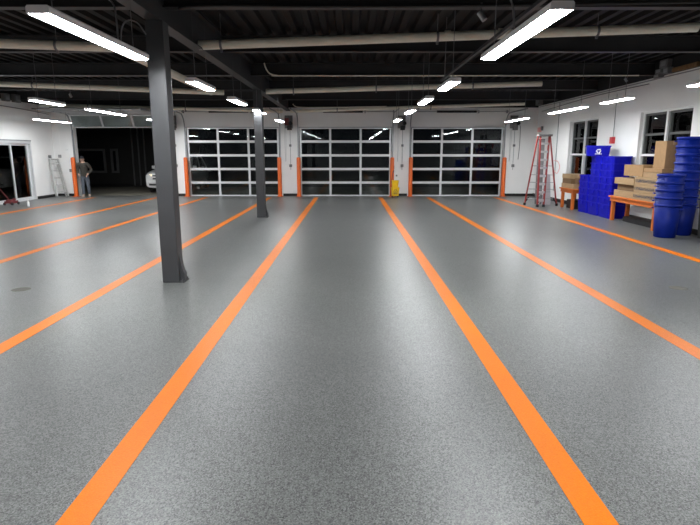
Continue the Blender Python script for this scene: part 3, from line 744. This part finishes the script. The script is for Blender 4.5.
bm = BM(); add_prism(bm, [(-0.12, 0.0), (0.22, 0.0), (0.17, 1.12), (0.0, 1.12)], 'y', -0.015, 0.015); obj('panel', bm, M['greyboard'], o)
bx('panel_rail', (-0.09, -0.03, 0.46), (0.19, -0.016, 0.49), M['steel'], o)
o.rotation_euler = (R(-6), 0, 0)
# folded silver ladder behind it, leaning on the back wall
def folded_ladder(name, label, loc, rz, L, w0, w1, lean, m, steps, back=True):
    t = thing(name, label, 'ladder', loc, rz); t.rotation_euler = (R(-lean), 0, rz)
    for s in (-1, 1):
        rail('side_rail', (s * w0 / 2, 0, 0), (s * w1 / 2, 0, L), M[m], t, 0.045, 0.024)
        if back: rail('rear_rail', (s * (w0 / 2 - 0.03), 0.12, 0), (s * (w1 / 2 - 0.03), 0.09, L - 0.1), M[m], t, 0.03, 0.018)
    for k in range(steps):
        f = (k + 0.7) / (steps + 0.3); hw = (w0 + (w1 - w0) * f) / 2 - 0.012
        bx('step', (-hw, -0.045, f * L - 0.012), (hw, 0.045, f * L + 0.012), M[m], t)
        if back and k % 2 == 0: tb('rear_bar', (-hw + 0.02, 0.11, f * L), (hw - 0.02, 0.11, f * L), 0.01, M[m], t, 6)
    bx('top_cap', (-w1 / 2 - 0.02, -0.05, L), (w1 / 2 + 0.02, 0.14, L + 0.03), M[m], t)
    for s in (-1, 1): bx('foot', (s * w0 / 2 - 0.02, -0.045, -0.0), (s * w0 / 2 + 0.02, 0.045, 0.06), M['black'], t)
    return t
t = thing('plank', 'narrow dark grey plank standing upright behind the silver steps of the red ladder', 'board', (7.06, 20.32, 0.0)); t.rotation_euler = (R(-3), 0, R(-8))
bx('board', (-0.12, 0, 0.0), (0.12, 0.03, 2.36), M['box'], t, 0.004); bx('end_cap', (-0.122, -0.004, 2.361), (0.122, 0.034, 2.39), M['black'], t, 0.003)
folded_ladder('step_ladder', 'folded silver aluminium stepladder leaning on the left wall by the corner', (-12.49, 23.60, 0.02), R(58), 1.63, 0.50, 0.36, 14, 'ladder', 5)

# ------------------------------------------------------------------ yellow mop bucket
t = thing('mop_bucket', 'yellow wheeled mop bucket with wringer in front of the wall pier', 'mop bucket', (1.95, 23.50, 0))
bm = BM(); loft(bm, [[(x, y, 0.07) for x, y in rrect(0.14, 0.18, 0.04)], [(x, y, 0.42) for x, y in rrect(0.18, 0.22, 0.05)], [(x, y, 0.42) for x, y in rrect(0.165, 0.205, 0.045)], [(x, y, 0.09) for x, y in rrect(0.13, 0.17, 0.035)]]); obj('bucket', bm, M['yellow'], t)
bm = BM(); loft(bm, [[(x, y + 0.06, 0.40) for x, y in rrect(0.12, 0.09, 0.03)], [(x, y + 0.06, 0.72) for x, y in rrect(0.155, 0.12, 0.03)], [(x, y + 0.06, 0.72) for x, y in rrect(0.14, 0.105, 0.025)], [(x, y + 0.06, 0.43) for x, y in rrect(0.10, 0.07, 0.02)]]); obj('wringer', bm, M['yellow'], t)
bm = BM(); add_tube(bm, (-0.17, 0.0, 0.60), (-0.10, 0.10, 1.05), 0.014, 8); add_tube(bm, (-0.10, 0.10, 1.05), (-0.06, 0.12, 1.14), 0.024, 8); obj('wringer_handle', bm, M['redcase'], t)
bm = BM()
for a in (0, 120, 240):
    mx = Matrix.Translation((0.0, -0.212, 0.27)) @ Matrix.Rotation(R(a), 4, 'Y') @ Matrix.Translation((0, 0, -0.06)); add_box(bm, (-0.075, -0.003, -0.008), (0.075, 0.012, 0.008), 0, mx)
add_box(bm, (-0.008, -0.215, 0.25), (0.008, -0.19, 0.30)); add_box(bm, (-0.09, -0.2, 0.15), (0.09, -0.185, 0.175))
obj('warning_mark', bm, M['ink'], t)
for sx in (-1, 1):
    for sy in (-1, 1):
        bm = BM(); add_tube(bm, (sx * 0.12 - 0.012, sy * 0.14, 0.035), (sx * 0.12 + 0.012, sy * 0.14, 0.035), 0.035, 12); add_tube(bm, (sx * 0.12, sy * 0.14, 0.035), (sx * 0.12, sy * 0.14, 0.072), 0.01, 6); obj('caster', bm, M['black'], t)
fitting('wall_switch', 'dark switch box on the pier above the yellow mop bucket', 'control box', (1.92, 24.17, 1.26), (0.07, 0.05, 0.14), 'box', (0, -1))
fitting('wall_switch', 'small grey box lower on the pier above the yellow mop bucket', 'control box', (2.06, 24.17, 0.90), (0.07, 0.05, 0.07), 'box', (0, -1))

# ------------------------------------------------------------------ red long-handled floor jack and a little white bottle by the sliding door
t = thing('floor_jack', 'dark red long-handled floor jack in front of the sliding glass door', 'jack', (-12.55, 20.05, 0))
bm = BM(); add_box(bm, (-0.12, -0.22, 0.05), (-0.07, 0.25, 0.15), 0.01); add_box(bm, (0.07, -0.22, 0.05), (0.12, 0.25, 0.15), 0.01); add_box(bm, (-0.07, -0.2, 0.06), (0.07, -0.05, 0.2), 0.01); obj('chassis', bm, M['redcase'], t)
bm = BM(); add_tube(bm, (0, -0.1, 0.18), (-0.12, -0.75, 0.95), 0.018, 10); obj('handle', bm, M['redcase'], t)
bm = BM(); add_prism(bm, [(0.0, 0.14), (0.22, 0.22), (0.26, 0.22), (0.26, 0.18), (0.05, 0.08)], 'x', -0.04, 0.04); obj('lift_arm', bm, M['redcase'], t)
for sx in (-1, 1):
    for sy in (-0.18, 0.2):
        bm = BM(); add_tube(bm, (sx * 0.145 - 0.02, sy, 0.05), (sx * 0.145 + 0.02, sy, 0.05), 0.05, 14); obj('wheel', bm, M['black'], t)
t = thing('spray_bottle', 'small white bottle standing on the floor near the sliding door', 'bottle', (-11.55, 19.42, 0))
bm = BM(); add_lathe(bm, [(0.0, 0.0), (0.035, 0.0), (0.04, 0.02), (0.04, 0.15), (0.015, 0.2), (0.015, 0.23), (0.0, 0.23)], 16); obj('bottle', bm, M['whitepl'], t, True)
bm = BM(); add_box(bm, (-0.015, -0.05, 0.23), (0.015, 0.03, 0.27), 0.005); obj('spray_head', bm, M['whitepl'], t)

# ------------------------------------------------------------------ white car outside
t = thing('car', 'white car parked outside the open bay door, mostly hidden behind the column', 'car', (-8.80, 25.95, -0.04))
def csec(y, hw, z0, z1, k=0.10):
    return [(-hw + k, y, z0), (-hw, y, z0 + k), (-hw, y, z1 - k), (-hw + k, y, z1), (hw - k, y, z1), (hw, y, z1 - k), (hw, y, z0 + k), (hw - k, y, z0)]
bm = BM(); loft(bm, [csec(0.0, 0.84, 0.36, 0.86), csec(0.02, 0.92, 0.27, 0.96), csec(0.10, 0.96, 0.25, 1.02), csec(0.4, 0.99, 0.25, 1.09), csec(0.9, 1.0, 0.25, 1.14), csec(1.3, 1.0, 0.25, 1.18), csec(3.6, 1.0, 0.27, 1.19), csec(4.4, 0.97, 0.30, 1.16), csec(4.6, 0.90, 0.4, 1.06), csec(4.62, 0.85, 0.45, 1.0)])
o = obj('car_body', bm, M['carpaint'], t, True); md = o.modifiers.new('subdivision', 'SUBSURF'); md.levels = 2; md.render_levels = 2
bm = BM(); loft(bm, [csec(1.25, 0.90, 1.10, 1.15, 0.02), csec(1.9, 0.80, 1.10, 1.64, 0.08), csec(2.4, 0.78, 1.10, 1.74, 0.10), csec(3.8, 0.76, 1.10, 1.72, 0.10), csec(4.45, 0.80, 1.10, 1.20, 0.03)]); obj('cabin', bm, M['carglass'], t)
bm = BM(); loft(bm, [csec(1.95, 0.72, 1.66, 1.70, 0.015), csec(2.4, 0.74, 1.735, 1.765, 0.015), csec(3.8, 0.72, 1.715, 1.745, 0.015)]); 
for s in (-1, 1):
    add_tube(bm, (s * 0.92, 1.28, 1.14), (s * 0.78, 1.95, 1.68), 0.035, 8); add_tube(bm, (s * 0.86, 3.0, 1.14), (s * 0.75, 3.0, 1.72), 0.04, 8); add_tube(bm, (s * 0.84, 4.4, 1.14), (s * 0.72, 3.8, 1.72), 0.05, 8)
obj('car_roof', bm, M['carpaint'], t)
for s in (-1, 1):
    bm = BM(); mxh = Matrix.Translation((s * 0.74, 0.10, 0.88)) @ Matrix.Rotation(s * R(24), 4, 'Z'); add_box(bm, (-0.13, -0.06, -0.05), (0.14, 0.10, 0.055), 0.03, mxh)
    obj('headlight', bm, M['headlight'], t)
    bx('side_mirror', (s * 1.03 - 0.09, 1.45, 1.14), (s * 1.03 + 0.09, 1.55, 1.30), M['carpaint'], t, 0.03)
    for y in (0.86, 3.72):
        bm = BM(); add_tube(bm, (s * 0.86 - 0.11, y, 0.34), (s * 0.86 + 0.115, y, 0.34), 0.34, 28); wl = obj('wheel', bm, M['tyre'], t)
        bm = BM(); add_tube(bm, (s * 0.98, y, 0.34), (s * 0.985, y, 0.34), 0.21, 20); obj('rim', bm, M['chrome'], wl)
bm = BM()
for z in (0.86, 0.72): add_box(bm, (-0.58, -0.012, z - 0.035), (0.58, 0.1, z + 0.035), 0.01)
obj('grille', bm, M['black'], t)
bm = BM(); add_box(bm, (-0.76, -0.03, 0.40), (0.76, 0.1, 0.47), 0.015); obj('lower_intake', bm, M['black'], t)
bm = BM(); add_box(bm, (-0.80, -0.05, 0.50), (0.80, 0.1, 0.64), 0.04); obj('bumper', bm, M['carpaint'], t)

# ------------------------------------------------------------------ person by the open bay door
def skin_obj(name, verts, edges, radii, m, parent, sub=2, root=0):
    me = bpy.data.meshes.new(name); me.from_pydata(verts, edges, []); o = bpy.data.objects.new(name, me); COL.objects.link(o)
    sk = o.modifiers.new('skin', 'SKIN'); sk.use_smooth_shade = True
    for i, r in enumerate(radii):
        rr = r if isinstance(r, tuple) else (r, r)
        me.skin_vertices[0].data[i].radius = rr
        me.skin_vertices[0].data[i].use_root = (i == root)
    ss = o.modifiers.new('subdivision', 'SUBSURF'); ss.levels = sub; ss.render_levels = sub
    me.materials.append(m); o.parent = parent; return o
P = thing('person', 'person in dark cap, grey brown jacket and faded jeans leaning beside the orange post', 'person', (-11.62, 23.93, 0.0), R(18))
# joints (x right in picture, -y towards the camera)
J = dict(pelvis=(0, 0, 0.93), waist=(0.0, 0.0, 1.08), chest=(-0.01, 0.0, 1.30), neck0=(-0.02, 0.0, 1.44), neck=(-0.03, -0.02, 1.51), head=(-0.04, -0.035, 1.58), crown=(-0.045, -0.03, 1.68),
         shl=(-0.19, 0, 1.40), ell=(-0.27, 0.02, 1.13), wrl=(-0.20, -0.16, 0.97), shr=(0.17, 0, 1.39), elr=(0.29, 0.05, 1.14), wrr=(0.16, -0.12, 0.98),
         hl=(-0.095, 0, 0.82), kl=(-0.10, -0.03, 0.48), al=(-0.10, 0.02, 0.09), tl=(-0.11, -0.14, 0.04), hr=(0.095, 0, 0.82), kr=(0.12, -0.05, 0.48), ar=(0.13, 0.0, 0.09), tr=(0.15, -0.16, 0.04))
def chain(keys, rad, links, name, m, parent, root=0, sub=2):
    idx = {k: i for i, k in enumerate(keys)}
    return skin_obj(name, [J[k] if isinstance(k, str) else k for k in keys], [(idx[a], idx[b]) for a, b in links], rad, m, parent, sub, root)
# fingers join the body mesh as branches of the hand
for s in ('l', 'r'):
    w_ = Vector(J['wr' + s]); e_ = Vector(J['el' + s]); d = (w_ - e_).normalized(); side = Vector((0, 0, 1)); side = (side - d * side.dot(d)).normalized()
    J['pm' + s] = tuple(w_ + d * 0.07)
    for i, (off, ln) in enumerate(((0.030, 0.065), (0.010, 0.075), (-0.010, 0.070), (-0.030, 0.055))):
        b = w_ + d * 0.095 + side * off
        J['f%d%s' % (i, s)] = tuple(b); J['g%d%s' % (i, s)] = tuple(b + d * ln * 0.5 + Vector((0, 0, -0.012))); J['h%d%s' % (i, s)] = tuple(b + d * ln * 0.85 + Vector((0, 0, -0.035)))
    J['t0' + s] = tuple(w_ + d * 0.035 + side * 0.035); J['t1' + s] = tuple(w_ + d * 0.075 + side * 0.065)
keys = ['pelvis', 'waist', 'chest', 'neck0', 'neck', 'head', 'crown']; rad = [(0.11, 0.09), (0.10, 0.09), (0.11, 0.09), (0.07, 0.07), 0.056, (0.075, 0.092), (0.066, 0.08)]
links = [(a, b) for a, b in zip(keys, keys[1:])]
for s in ('l', 'r'):
    keys += ['sh' + s, 'el' + s, 'wr' + s, 'pm' + s]; rad += [0.050, 0.040, 0.030, (0.038, 0.022)]
    links += [('neck0', 'sh' + s), ('sh' + s, 'el' + s), ('el' + s, 'wr' + s), ('wr' + s, 'pm' + s)]
    for i in range(4):
        keys += ['f%d%s' % (i, s), 'g%d%s' % (i, s), 'h%d%s' % (i, s)]; rad += [0.010, 0.009, 0.008]
        links += [('pm' + s, 'f%d%s' % (i, s)), ('f%d%s' % (i, s), 'g%d%s' % (i, s)), ('g%d%s' % (i, s), 'h%d%s' % (i, s))]
    keys += ['t0' + s, 't1' + s]; rad += [0.012, 0.009]; links += [('wr' + s, 't0' + s), ('t0' + s, 't1' + s)]
    keys += ['h' + s, 'k' + s, 'a' + s, 't' + s]; rad += [0.07, 0.052, 0.038, 0.03]
    links += [('pelvis', 'h' + s), ('h' + s, 'k' + s), ('k' + s, 'a' + s), ('a' + s, 't' + s)]
body = chain(keys, rad, links, 'body', M['skin'], P)
J['hem'] = (0, 0, 0.86); J['belt'] = (0, 0, 1.02)
chain(['waist', 'hem', 'chest', 'neck0', 'shl', 'ell', 'wrl', 'shr', 'elr', 'wrr'], [0.165, 0.170, 0.175, 0.095, 0.088, 0.070, 0.050, 0.088, 0.070, 0.050],
      [('hem', 'waist'), ('waist', 'chest'), ('chest', 'neck0'), ('neck0', 'shl'), ('shl', 'ell'), ('ell', 'wrl'), ('neck0', 'shr'), ('shr', 'elr'), ('elr', 'wrr')], 'jacket', M['jacket'], P)
chain(['pelvis', 'belt', 'hl', 'kl', 'al', 'hr', 'kr', 'ar'], [0.135, 0.13, 0.105, 0.075, 0.062, 0.105, 0.075, 0.062], [('belt', 'pelvis'), ('pelvis', 'hl'), ('hl', 'kl'), ('kl', 'al'), ('pelvis', 'hr'), ('hr', 'kr'), ('kr', 'ar')], 'jeans', M['jeans'], P)
for s in ('l', 'r'):
    a, tt = Vector(J['a' + s]), Vector(J['t' + s])
    bm = BM(); d = Vector((tt.x - a.x, tt.y - a.y, 0)).normalized(); q = Vector((-d.y, d.x, 0)); secs = []
    for f, wd, hh in ((-0.08, 0.035, 0.09), (-0.05, 0.045, 0.12), (0.06, 0.046, 0.11), (0.14, 0.05, 0.075), (0.20, 0.045, 0.055), (0.225, 0.025, 0.035)):
        c = Vector((a.x, a.y, 0)) + d * f; secs.append([c - q * wd, c - q * wd + Vector((0, 0, hh * 0.7)), c - q * wd * 0.5 + Vector((0, 0, hh)), c + q * wd * 0.5 + Vector((0, 0, hh)), c + q * wd + Vector((0, 0, hh * 0.7)), c + q * wd])
    loft(bm, secs); obj('boot', bm, M['boots'], P)
hc = Vector((-0.043, -0.033, 1.625))
bm = BM(); bmesh.ops.create_uvsphere(bm, u_segments=20, v_segments=12, radius=1.0)
for v in list(bm.verts):
    if v.co.z < -0.05: v.co.z = -0.05
    v.co = Vector((hc.x + v.co.x * 0.092, hc.y + v.co.y * 0.108, hc.z + 0.03 + v.co.z * 0.10))
bm2 = bm; loft(bm2, [[(hc.x + x * 0.08, hc.y - 0.085, hc.z + 0.03 + z) for x, z in ((-1, 0), (1, 0), (1, 0.012), (-1, 0.012))], [(hc.x + x * 0.06, hc.y - 0.175, hc.z + 0.012 + z) for x, z in ((-1, 0), (1, 0), (1, 0.008), (-1, 0.008))]])
obj('cap', bm2, M['cap'], P, True)
bm = BM()
for s in (-1, 1):
    r_ = bmesh.ops.create_uvsphere(bm, u_segments=10, v_segments=8, radius=0.011)
    for v in r_['verts']: v.co += hc + Vector((s * 0.032, -0.088, -0.01))
obj('eyes', bm, M['eye'], P)
bm = BM(); loft(bm, [[(hc.x + x, hc.y + y, hc.z - 0.005) for x, y in ((-0.008, -0.085), (0.008, -0.085), (0.0, -0.10))], [(hc.x + x, hc.y + y, hc.z - 0.055) for x, y in ((-0.017, -0.082), (0.017, -0.082), (0.0, -0.118))]]); obj('nose', bm, M['skin'], P, True)
bm = BM(); add_box(bm, hc + Vector((-0.024, -0.096, -0.082)), hc + Vector((0.024, -0.08, -0.073)), 0.003); obj('mouth', bm, M['lips'], P)
bm = BM()
for s in (-1, 1):
    r_ = bmesh.ops.create_uvsphere(bm, u_segments=10, v_segments=8, radius=1)
    for v in r_['verts']: v.co = hc + Vector((s * 0.082 + v.co.x * 0.012, 0.0 + v.co.y * 0.02, -0.02 + v.co.z * 0.032))
obj('ears', bm, M['skin'], P, True)
bm = BM(); add_lathe(bm, [(0.082, -0.07), (0.094, -0.02), (0.094, 0.03)], 18, hc + Vector((0, 0.012, 0)))
for f in [f for f in bm.faces if f.calc_center_median().y < hc.y - 0.005]: bm.faces.remove(f)
bmesh.ops.solidify(bm, geom=bm.faces[:], thickness=0.006); obj('hair', bm, M['hair'], P, True)
